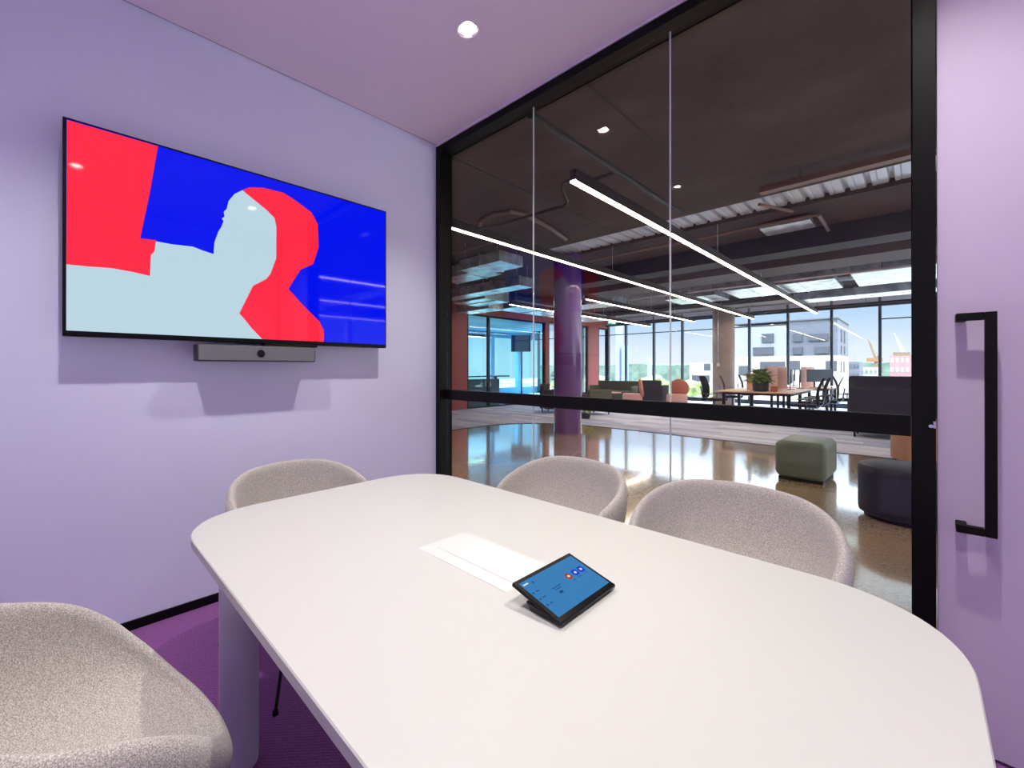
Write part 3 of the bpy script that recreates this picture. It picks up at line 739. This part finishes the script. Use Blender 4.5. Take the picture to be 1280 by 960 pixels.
# plants
def leaf_blob(b, n, cx, cy, cz, rx, rz_, size, droop=.3):
    for k in range(n):
        a = random.uniform(0, 2*PI); e = random.uniform(-.35, 1.2); d = random.uniform(.45, 1)
        p = Vector((cx+rx*d*math.cos(a)*math.cos(e), cy+rx*d*math.sin(a)*math.cos(e), cz+rz_*d*math.sin(e)))
        out = Vector((math.cos(a), math.sin(a), random.uniform(-droop, .7))).normalized()
        side = out.cross(Vector((0, 0, 1))).normalized(); up = side.cross(out)
        s_ = size*random.uniform(.6, 1.15); pts = []
        for u, w_, l in ((0, .06, 0), (.3, .72, .05), (.65, .60, .02), (1, 0, -.12)):
            pts.append((p+out*u*s_+up*l*s_, w_*s_*.5))
        vl = [b.bm.verts.new(c_+side*w_) for c_, w_ in pts[:-1]]; vr = [b.bm.verts.new(c_-side*w_) for c_, w_ in pts[:-1]]; tip = b.bm.verts.new(pts[-1][0])
        vm = [b.bm.verts.new(c_-up*.06*s_) for c_, w_ in pts[:-1]]
        for i in range(2):
            b.bm.faces.new((vl[i], vl[i+1], vm[i+1], vm[i])); b.bm.faces.new((vm[i], vm[i+1], vr[i+1], vr[i]))
        b.bm.faces.new((vl[2], tip, vm[2])); b.bm.faces.new((vm[2], tip, vr[2]))
DZ = .74
pl = thing('potted_plant', 'bushy green plant in a dark pot on the near end of the desk', 'plant', (.10, 9.95, DZ))
b = MB(); b.lathe([(0, .001), (.125, .001), (.155, .02), (.165, .24), (.150, .24), (.145, .2), (0, .2)], n=32); b.build('pot', M['pot'], pl, smooth=True)
b = MB(); leaf_blob(b, 150, -.03, 0, .28, .22, .24, .17, .8); b.build('foliage', M['leaf'], pl)
pl = thing('potted_plant', 'small lime green plant on the floor right behind the purple column', 'plant', (-3.15, 7.6, 0))
b = MB(); b.lathe([(0, .003), (.11, .003), (.14, .15), (.12, .15), (0, .14)], n=24); b.build('pot', M['pot'], pl, smooth=True)
b = MB(); leaf_blob(b, 60, 0, 0, .2, .18, .2, .14); b.build('foliage', M['lime'], pl)
pl = thing('potted_plant', 'tall wispy plant behind the near black armchair', 'plant', (-5.0, 9.3, 0))
b = MB(); b.lathe([(0, .003), (.14, .003), (.17, .35), (.15, .35), (0, .33)], n=24); b.build('pot', M['pot'], pl, smooth=True)
b = MB()
for k in range(9):
    a = k*.75; b.tube([(0, 0, .33), (.06*math.cos(a), .06*math.sin(a), .8), (.16*math.cos(a), .16*math.sin(a), 1.05+.04*(k % 4))], .006, 5)
b.build('stem', M['leaf'], pl)
b = MB(); leaf_blob(b, 90, 0, 0, .95, .28, .32, .16); b.build('foliage', M['leaf'], pl)

# work benches
def bench(label, x0, x1, y0, y1, group='pale oak work benches by the far windows'):
    t = thing('work_bench', label, 'desk', ((x0+x1)/2, (y0+y1)/2, 0), 0, group)
    w, d = (x1-x0)/2, (y1-y0)/2
    b = MB(); b.box(-w, w, -d, d, DZ-.025, DZ, .003); b.build('desktop', M['oak'], t)
    b = MB(); b.box(-w+.1, w-.1, -d+.3, d-.3, DZ-.09, DZ-.027); b.build('frame', M['black'], t)
    for sx in (-1, 1):
        for yy in (-d+.25, 0, d-.25):
            b = MB(); b.box(sx*(w-.12)-.03, sx*(w-.12)+.03, yy-.03, yy+.03, .005, DZ-.028, .003); b.build('leg', M['black'], t)
    return t
bench('pale oak double work bench, the near one with the potted plant', -.72, .80, 9.45, 12.6)
bench('pale oak double work bench, the far one next to the windows', -.45, 1.05, 13.1, 15.3)
sg = 'pink felt desk screens on the benches'
first = None
for (x, y0, y1, lb) in ((.16, 10.2, 11.4, 'pink felt desk screen behind the potted plant'), (.16, 11.45, 12.55, 'pink felt desk screen on the far half of the near bench'),
                     (.40, 13.2, 14.2, 'pink felt desk screen on the near half of the far bench'), (.40, 14.25, 15.25, 'pink felt desk screen closest to the windows')):
    b = MB(); b.box(x-.02, x+.02, y0, y1, DZ+.001, 1.33, .01, 2); tag(b.build('desk_screen', M['pink']), lb, 'desk divider', sg)
b = MB(); b.box(-.09, .09, -.02, .02, 0, .42, .01, 2); s_ = tag(b.build('desk_screen', M['pink']), 'pink felt end screen standing left of the potted plant', 'desk divider', sg); s_.location = (-.24, 10.6, DZ+.001)
def monitor(label, loc, rz):
    t = thing('computer_monitor', label, 'monitor', loc, rz, 'monitors on the work benches')
    b = MB(); b.box(-.30, .30, -.012, .012, .16, .52, .006, 2); b.build('display', M['screenoff'], t)
    b = MB(); b.box(-.02, .02, .012, .035, .012, .36); b.box(-.11, .11, -.07, .09, .001, .012, .003); b.build('stand', M['charcoal'], t)
    return t
for lb, x, y, r_ in (('monitor left of the pink screens facing the left row of chairs', -.18, 11.2, 74), ('monitor on the near bench right behind the potted plant', .42, 11.6, 96),
                     ('monitor on the right half of the near bench, far end', .50, 12.35, 96), ('monitor on the far bench, nearer end', .66, 13.5, 60), ('monitor on the far bench near the windows', .72, 14.6, 60), ('monitor on the left half of the far bench', .05, 14.4, 100)):
    monitor(lb, (x, y, DZ+.001), R(r_))
b = MB(); b.box(-.06, .06, -.06, .06, 0, .13, .004); bx = tag(b.build('desk_box', M['salmon']), 'small terracotta box beside the potted plant', 'box'); bx.location = (.38, 9.9, DZ+.001)

# task chairs
tc = thing('task_chair', 'black mesh task chair closest to the partition on the right side of the near bench', 'office chair', (0, 0, 0), 0, 'black mesh task chairs at the work benches')
b = MB()
rows = []
for i in range(9):
    u = i/8; z = .50+.58*u; y = -.23-.10*u+.05*math.sin(PI*u); hw = .20*(1-.12*abs(2*u-1)**3)
    rows.append([b.bm.verts.new((x_*hw, y+.02*(x_*x_), z)) for x_ in (-1, -.5, 0, .5, 1)])
for r0, r1 in zip(rows, rows[1:]):
    for k in range(4): b.bm.faces.new((r0[k], r0[k+1], r1[k+1], r1[k]))
bmesh.ops.solidify(b.bm, geom=b.bm.faces[:], thickness=.055)
b.build('backrest', M['blackmesh'], tc, smooth=True, subsurf=1)
b = MB(); b.box(-.23, .23, -.21, .24, .44, .50, .025, 3); b.build('seat', M['blackmesh'], tc, smooth=True)
b = MB(); b.tube([(0, -.02, .43), (0, -.20, .42), (0, -.30, .52), (0, -.34, .80)], .016, 8); b.build('spine', M['chrome'], tc, smooth=True)
for s_ in (-1, 1):
    b = MB(); b.tube([(s_*.24, -.05, .46), (s_*.28, -.06, .56), (s_*.28, -.06, .61)], .012, 8); b.box(s_*.28-.035, s_*.28+.035, -.14, .10, .605, .63, .008, 2); b.build('armrest', M['charcoal'], tc, smooth=True)
b = MB(); b.cyl(0, 0, .10, .44, .024, n=16); b.cyl(0, 0, .075, .12, .045, n=16); b.build('gas_post', M['charcoal'], tc, smooth=True)
b = MB()
for k in range(5):
    a = 2*PI*k/5+.3; b.tube([(0, 0, .10), (.15*math.cos(a), .15*math.sin(a), .095), (.31*math.cos(a), .31*math.sin(a), .065)], [.022, .018, .013], 8)
b.build('star_base', M['chrome'], tc, smooth=True)
for k in range(5):
    a = 2*PI*k/5+.3; b = MB(); b.cyl(0, 0, -.012, .012, .028, n=14, M=Matrix.Translation((.31*math.cos(a), .31*math.sin(a), .0315)) @ Matrix.Rotation(a+PI/2, 4, 'Z') @ Matrix.Rotation(R(90), 4, 'Y')); b.build('castor', M['black'], tc, smooth=True)
tc.location = (.97, 9.72, 0); tc.rotation_euler = (0, 0, R(89))
for x, y, rz, lb in ((.97, 10.7, 86, 'black mesh task chair, second along the right side of the near bench'), (1.10, 11.7, 92, 'black mesh task chair, third along the right side of the near bench'),
                     (1.42, 12.75, 268, 'black mesh task chair standing turned away, furthest right beside the sofa'), (-1.02, 10.4, -100, 'black mesh task chair at the left side of the near bench'),
                     (-1.0, 12.0, -80, 'black mesh task chair further back at the left side of the near bench'), (-.95, 13.7, -85, 'black mesh task chair at the left side of the far bench')):
    another(tc, (x, y, 0), R(rz), lb)

# blue side room furniture
t = thing('side_table', 'long table seen through the blue tinted glass', 'table', (-9.2, 9.6, 0))
b = MB(); b.box(-.5, .5, -1.5, 1.6, .95, 1.0, .004); b.build('tabletop', M['screenoff'], t)
for yy in (-1.2, 1.3):
    b = MB(); b.box(-.05, .05, yy-.05, yy+.05, .003, .95); b.build('leg', M['black'], t)
b = MB(); b.box(-7.75, -7.25, 7.3, 8.95, .003, .92, .006); tag(b.build('low_cabinet', M['brownwood']), 'brown low cabinet just inside the blue tinted glass', 'cabinet')
t = thing('display_stand', 'dark display screen on a pole inside the blue tinted room', 'display', (-9.0, 12.3, 0))
b = MB(); b.box(-.42, .42, -.02, .02, 2.0, 2.72, .006, M=Matrix.Rotation(R(30), 4, 'Z')); b.build('display', M['screenoff'], t)
b = MB(); b.cyl(0, .06, .02, 2.1, .035, n=14); b.cyl(0, .06, .003, .02, .25, n=24); b.build('stand', M['charcoal'], t)
line_light(-9.0, 7.6, 8.9, 2.45, 'short white glowing pendant inside the blue tinted room')
line_light(-9.9, 9.3, 11.0, 2.6, 'pendant over the long table inside the blue tinted room')
cb = mat('pale_blue_curtain', '#8fc3dd', .8)
for lb, y0, y1 in (('pale blue curtain nearer the red wall edge', 7.9, 9.0), ('pale blue curtain beside the dark mullion', 9.7, 10.4)):
    b = MB(); ptsf = []; k = 0; y = y0
    fr = []; bk = []
    while y <= y1:
        xx = -10.75+.05*math.sin(k*1.1); fr.append((xx, y)); bk.append((xx-.01, y)); y += .03; k += 1
    b.prism(fr+bk[::-1], .02, 2.95); tag(b.build('curtain', cb, smooth=True), lb, 'curtain')

# ------------------------------------------------------------------ outdoors
CX, CY, CZ = 2.6356, -2.2425, 1.2855
K = 2.0
def fx(x): return CX+K*(x-CX)
def fz(z): return CZ+K*(z-CZ)
YF = CY+K*62.2425
GZ = -14.0
b = MB(); b.box(-400, 300, 30, 900, GZ-1, GZ)
m = mat('town_ground', '#8f9a80', .9); setcol(m, ramp(m, noise_tex(m, coords(m), .05, 4), [(.35, '#56643f'), (.5, '#8b8a7a'), (.65, '#aeaba4')]))
struct(b.build('ground', m))
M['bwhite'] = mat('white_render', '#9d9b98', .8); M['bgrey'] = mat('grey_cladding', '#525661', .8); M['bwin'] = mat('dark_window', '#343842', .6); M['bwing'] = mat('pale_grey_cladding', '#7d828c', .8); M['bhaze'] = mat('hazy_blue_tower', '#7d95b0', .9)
M['bpink'] = mat('pale_pink_block', '#85686b', .8); M['bteal'] = mat('teal_block', '#667679', .8)
ob = thing('office_building', 'white building with grey upper storeys opposite the windows', 'building', (0, 0, 0))
b = MB(); b.box(fx(-18.3), fx(-3.29), YF, YF+11*K, GZ, fz(2.0)); b.box(fx(-13.1), fx(-3.29), YF, YF+11*K, fz(2.0), fz(2.7)); b.build('lower_storeys', M['bwhite'], ob)
b = MB(); b.box(fx(-7.6), fx(-3.31), YF+.3, YF+11*K, fz(2.7), fz(6.76)); b.build('upper_storeys', M['bgrey'], ob)
b = MB(); b.box(fx(-13.14), fx(-7.6)-.01, YF+.3, YF+11*K, fz(2.7), fz(6.5)); b.build('white_wing', M['bwing'], ob)
b = MB(); b.box(fx(-13.3), fx(-3.2), YF-.1, YF+11*K+.2, fz(6.77), fz(6.9)); b.build('roof', M['bgrey'], ob)
def bwins(rs):
    for (x0, x1, z0, z1) in rs:
        b = MB(); b.box(fx(x0), fx(x1), YF-.15, YF+.4, fz(z0), fz(z1), .05)
        n_ = max(1, int((x1-x0)/.5))
        b.build('window', M['bwin'], ob)
bwins([(-16.53, -15.77, 1.01, 1.9), (-18.0, -15.86, -.59, .37), (-10.2, -9.01, 4.40, 5.45), (-11.10, -9.01, 2.9, 3.84), (-7.19, -6.31, 4.36, 5.29), (-5.81, -4.08, 4.37, 5.18),
       (-7.19, -6.31, 2.89, 3.72), (-5.25, -4.02, 2.93, 3.73), (-7.64, -6.53, 1.14, 2.16), (-4.29, -3.35, .97, 2.11), (-10.36, -7.9, .37, 2.08), (-16.5, -15.8, -2.5, -1.4), (-12.6, -11.4, .4, 1.6)])
for (y, z0, z1, w_) in ((63, 4.3, 5.7, 1.4), (66, 4.3, 5.7, 1.4), (63, 3.0, 3.9, 1.2), (66, 3.0, 3.9, 1.4), (62.6, .8, 2.1, .8), (65.4, .8, 2.1, 1.0)):
    b = MB(); Y_ = CY+K*(y-CY); b.box(fx(-3.6), fx(-3.25), Y_, Y_+w_*K, fz(z0), fz(z1)); b.build('window', M['bwin'], ob)
def block(name, label, cat, x0, x1, y0, y1, z1, mt, wm=None, rows=3, cols=3):
    t = thing(name, label, cat, (0, 0, 0))
    b = MB(); b.box(x0, x1, y0, y1, GZ, z1); b.build('walls', mt, t)
    if wm:
        zt = z1-1; 
        for i in range(rows):
            b = MB(); zz = z1-2.2-i*3
            for j in range(cols):
                xx = x0+(j+.25)*(x1-x0)/cols; b.box(xx, xx+(x1-x0)/cols*.5, y0-.1, y0+.2, zz, zz+1.4)
            b.build('window_band', wm, t)
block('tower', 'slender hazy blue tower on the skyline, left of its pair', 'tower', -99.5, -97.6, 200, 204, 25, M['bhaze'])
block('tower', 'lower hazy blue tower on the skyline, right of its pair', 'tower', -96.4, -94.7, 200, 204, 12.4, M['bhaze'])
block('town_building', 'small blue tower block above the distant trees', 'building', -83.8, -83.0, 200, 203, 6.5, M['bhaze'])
block('town_building', 'pale city block at the foot of the cranes', 'building', -13.0, -6.4, 200, 215, 1.6, M['bwhite'], M['bteal'], 2, 6)
block('town_building', 'pale grey block left of the crane base', 'building', -13.2, -10.0, 186, 198, 3.4, M['bgrey'], M['bwin'], 2, 4)
block('town_building', 'pink building under construction on the right edge of the view', 'building', -3.6, 3.4, 200, 215, 5.4, M['bpink'], M['bwhite'], 4, 6)
block('town_building', 'low white shed among the trees below the skyline', 'building', -90, -72, 170, 178, -4.5, M['bwhite'])
block('town_building', 'teal block beside the white building', 'building', fx(-17.3), fx(-16.6)+1, YF+30, YF+40, fz(2.0)+.4, M['bteal'])
cm = mat('crane_yellow', '#6b5a44', .8); cm2 = mat('crane_white', '#868d94', .6)
def crane(label, x, y, z0, zt, jx, jz, mt, cabin):
    t = thing('tower_crane', label, 'crane', (x, y, 0))
    b = MB(); b.box(-.5, .5, -.5, .5, GZ, z0); b.build('mast', mt, t)
    b = MB(); b.tube([(0, 0, z0), (jx, 0, jz)], [.45, .2], 6); b.tube([(0, 0, z0), (-jx*.25, 0, z0+1.2)], .4, 6); b.tube([(-jx*.25, 0, z0+1.2), (jx*.9, 0, jz*.97)], .08, 4); b.build('jib', mt, t)
    b = MB(); b.box(-2.6, 1.8, -1, 1, z0-.8, z0+.6); b.build('counterweight', cabin, t)
crane('yellow luffing crane beyond the window mullion', -8.0, 225, 4.6, 0, -2.2, 12.4, cm, mat('crane_orange', '#7c5836', .8))
crane('faint white luffing crane above the pink building', -.9, 225, 6.6, 0, -2.3, 14.3, cm2, cm)
# distant wooded ridge and trees
m = mat('hazy_woods', '#8fae9c', .95); setcol(m, ramp(m, noise_tex(m, coords(m), .25, 4), [(.35, '#42584f'), (.65, '#607266')])); M['woods'] = m
m = mat('tree_foliage', '#9fb874', .95); setcol(m, ramp(m, noise_tex(m, coords(m), .9, 4), [(.35, '#4a5f35'), (.65, '#7c8a54')])); M['treeleaf'] = m
M['bark'] = mat('bark', '#5c4a3a', .9)
b = MB(); ptsr = [(-240, GZ)]; x = -240
while x <= 140: ptsr.append((x, 4.6+1.2*noise.noise((x*.03, 1, 2))+.6*noise.noise((x*.2, 3, 1)))); x += 2
ptsr.append((140, GZ))
b.prism(ptsr, 0, 60, M=Matrix.Translation((0, 330, 0)) @ Matrix.Rotation(R(90), 4, 'X')); o = struct(b.build('hills', M['woods'])); o.location = (0, 60, -.6)
def tree(x, y, zt, r, label):
    t = thing('tree', label, 'tree', (x, y, GZ), 0, 'trees below the far windows')
    b = MB(); g = bmesh.ops.create_icosphere(b.bm, subdivisions=3, radius=1)['verts']
    for v in g:
        p = v.co.copy(); k = 1+.35*noise.noise(p*1.6+Vector((x, y, 0)))+.12*noise.noise(p*5); v.co = Vector((p.x*r*k, p.y*r*k, (zt-GZ)-r*.8+p.z*r*.8*k))
    b.build('crown', M['treeleaf'], t, smooth=True)
    b = MB(); b.cyl(0, 0, 0, (zt-GZ)-r, .35, n=8); b.build('trunk', M['bark'], t)
TL = [(-44, 82, -3.0, 3.9), (-36, 78, -3.6, 3.7), (-28.5, 76, -2.4, 3.4), (-24, 88, -3.2, 3.4), (-53, 86, -3.6, 4.0), (-61, 97, -2.6, 4.4), (-38, 93, -2.0, 4.2), (-31, 101, -1.4, 4.0), (-62, 116, -1.4, 5), (-74, 134, -1.0, 6), (-49, 122, -.8, 5.2), (-90, 142, -.6, 6), (-43, 108, -2.0, 4.4)]
TL_n = ['broad pale green tree, leftmost of the near row outside', 'pale green tree behind the cube armchair', 'tall pale green tree nearest the white building', 'small pale tree tucked by the white building',
        'pale green tree below the olive sofa back', 'rounded tree behind the left sofa end', 'second row tree between the mullions', 'second row tree touching the white building', 'middle distance tree under the towers',
        'far tree under the towers', 'middle distance tree in the centre bay', 'furthest tree at the left edge of the windows', 'middle row tree left of centre bay']
for (x, y, z, r), lb in zip(TL, TL_n): tree(x, y, z, r, lb)

# ------------------------------------------------------------------ sky, sun, daylight sampling
w = bpy.data.worlds.new('sky'); sc.world = w; w.use_nodes = True
N, L = w.node_tree.nodes, w.node_tree.links
bg = N['Background']; tc_ = N.new('ShaderNodeTexCoord'); sp = N.new('ShaderNodeSeparateXYZ'); rp = N.new('ShaderNodeValToRGB')
els = [(.0, (.92, .96, 1.0, 1)), (.035, (.86, .93, 1.0, 1)), (.09, (.56, .74, .98, 1)), (.16, (.50, .70, 1.0, 1)), (.30, (5.6, 6.2, 7.0, 1)), (.7, (11, 12, 13.5, 1))]
while len(rp.color_ramp.elements) < len(els): rp.color_ramp.elements.new(.5)
for e, (p_, c_) in zip(rp.color_ramp.elements, els): e.position = p_; e.color = c_
L.new(tc_.outputs['Generated'], sp.inputs[0]); L.new(sp.outputs['Z'], rp.inputs[0]); L.new(rp.outputs['Color'], bg.inputs['Color'])
bg.inputs['Strength'].default_value = 1.12
sun = bpy.data.lights.new('sun', 'SUN'); sun.energy = .8; sun.angle = R(.6); sun.color = (1, .97, .92)
so = bpy.data.objects.new('sun', sun); COL.objects.link(so); so.rotation_euler = (R(48), 0, R(20))
pt = bpy.data.lights.new('window_portal', 'AREA'); pt.shape = 'RECTANGLE'; pt.size = XR+7; pt.size_y = 3.1
pt.cycles.is_portal = True
po = bpy.data.objects.new('window_portal', pt); COL.objects.link(po); po.location = ((XR-7)/2, YW+.06, 1.7); po.rotation_euler = (R(-90), 0, 0)
pt2 = bpy.data.lights.new('window_portal', 'AREA'); pt2.shape = 'RECTANGLE'; pt2.size = 3.1; pt2.size_y = YW; pt2.cycles.is_portal = True
po2 = bpy.data.objects.new('window_portal', pt2); COL.objects.link(po2); po2.location = (XR+.3, YW/2, 1.8); po2.rotation_euler = (0, R(90), 0)

# ------------------------------------------------------------------ camera
cam = bpy.data.cameras.new('camera'); co = bpy.data.objects.new('camera', cam); COL.objects.link(co)
co.location = (2.6356, -2.2425, 1.2855)
co.rotation_euler = (R(90)+.0014, 0, .8214)
cam.sensor_width = 36; cam.lens = 534.555/1280*36
cam.shift_x = (640-571.994)/1280; cam.shift_y = -(480-459.641)/1280
cam.clip_start = .02; cam.clip_end = 2000
sc.camera = co
sc.view_settings.view_transform = 'Standard'; sc.view_settings.look = 'None'
sc.view_settings.exposure = 0; sc.view_settings.gamma = 1; sc.view_settings.use_curve_mapping = False
sc.cycles.max_bounces = 10; sc.cycles.diffuse_bounces = 5; sc.cycles.glossy_bounces = 5; sc.cycles.transparent_max_bounces = 24; sc.cycles.transmission_bounces = 8
sc.cycles.sample_clamp_indirect = 6
sc.cycles.use_denoising = True
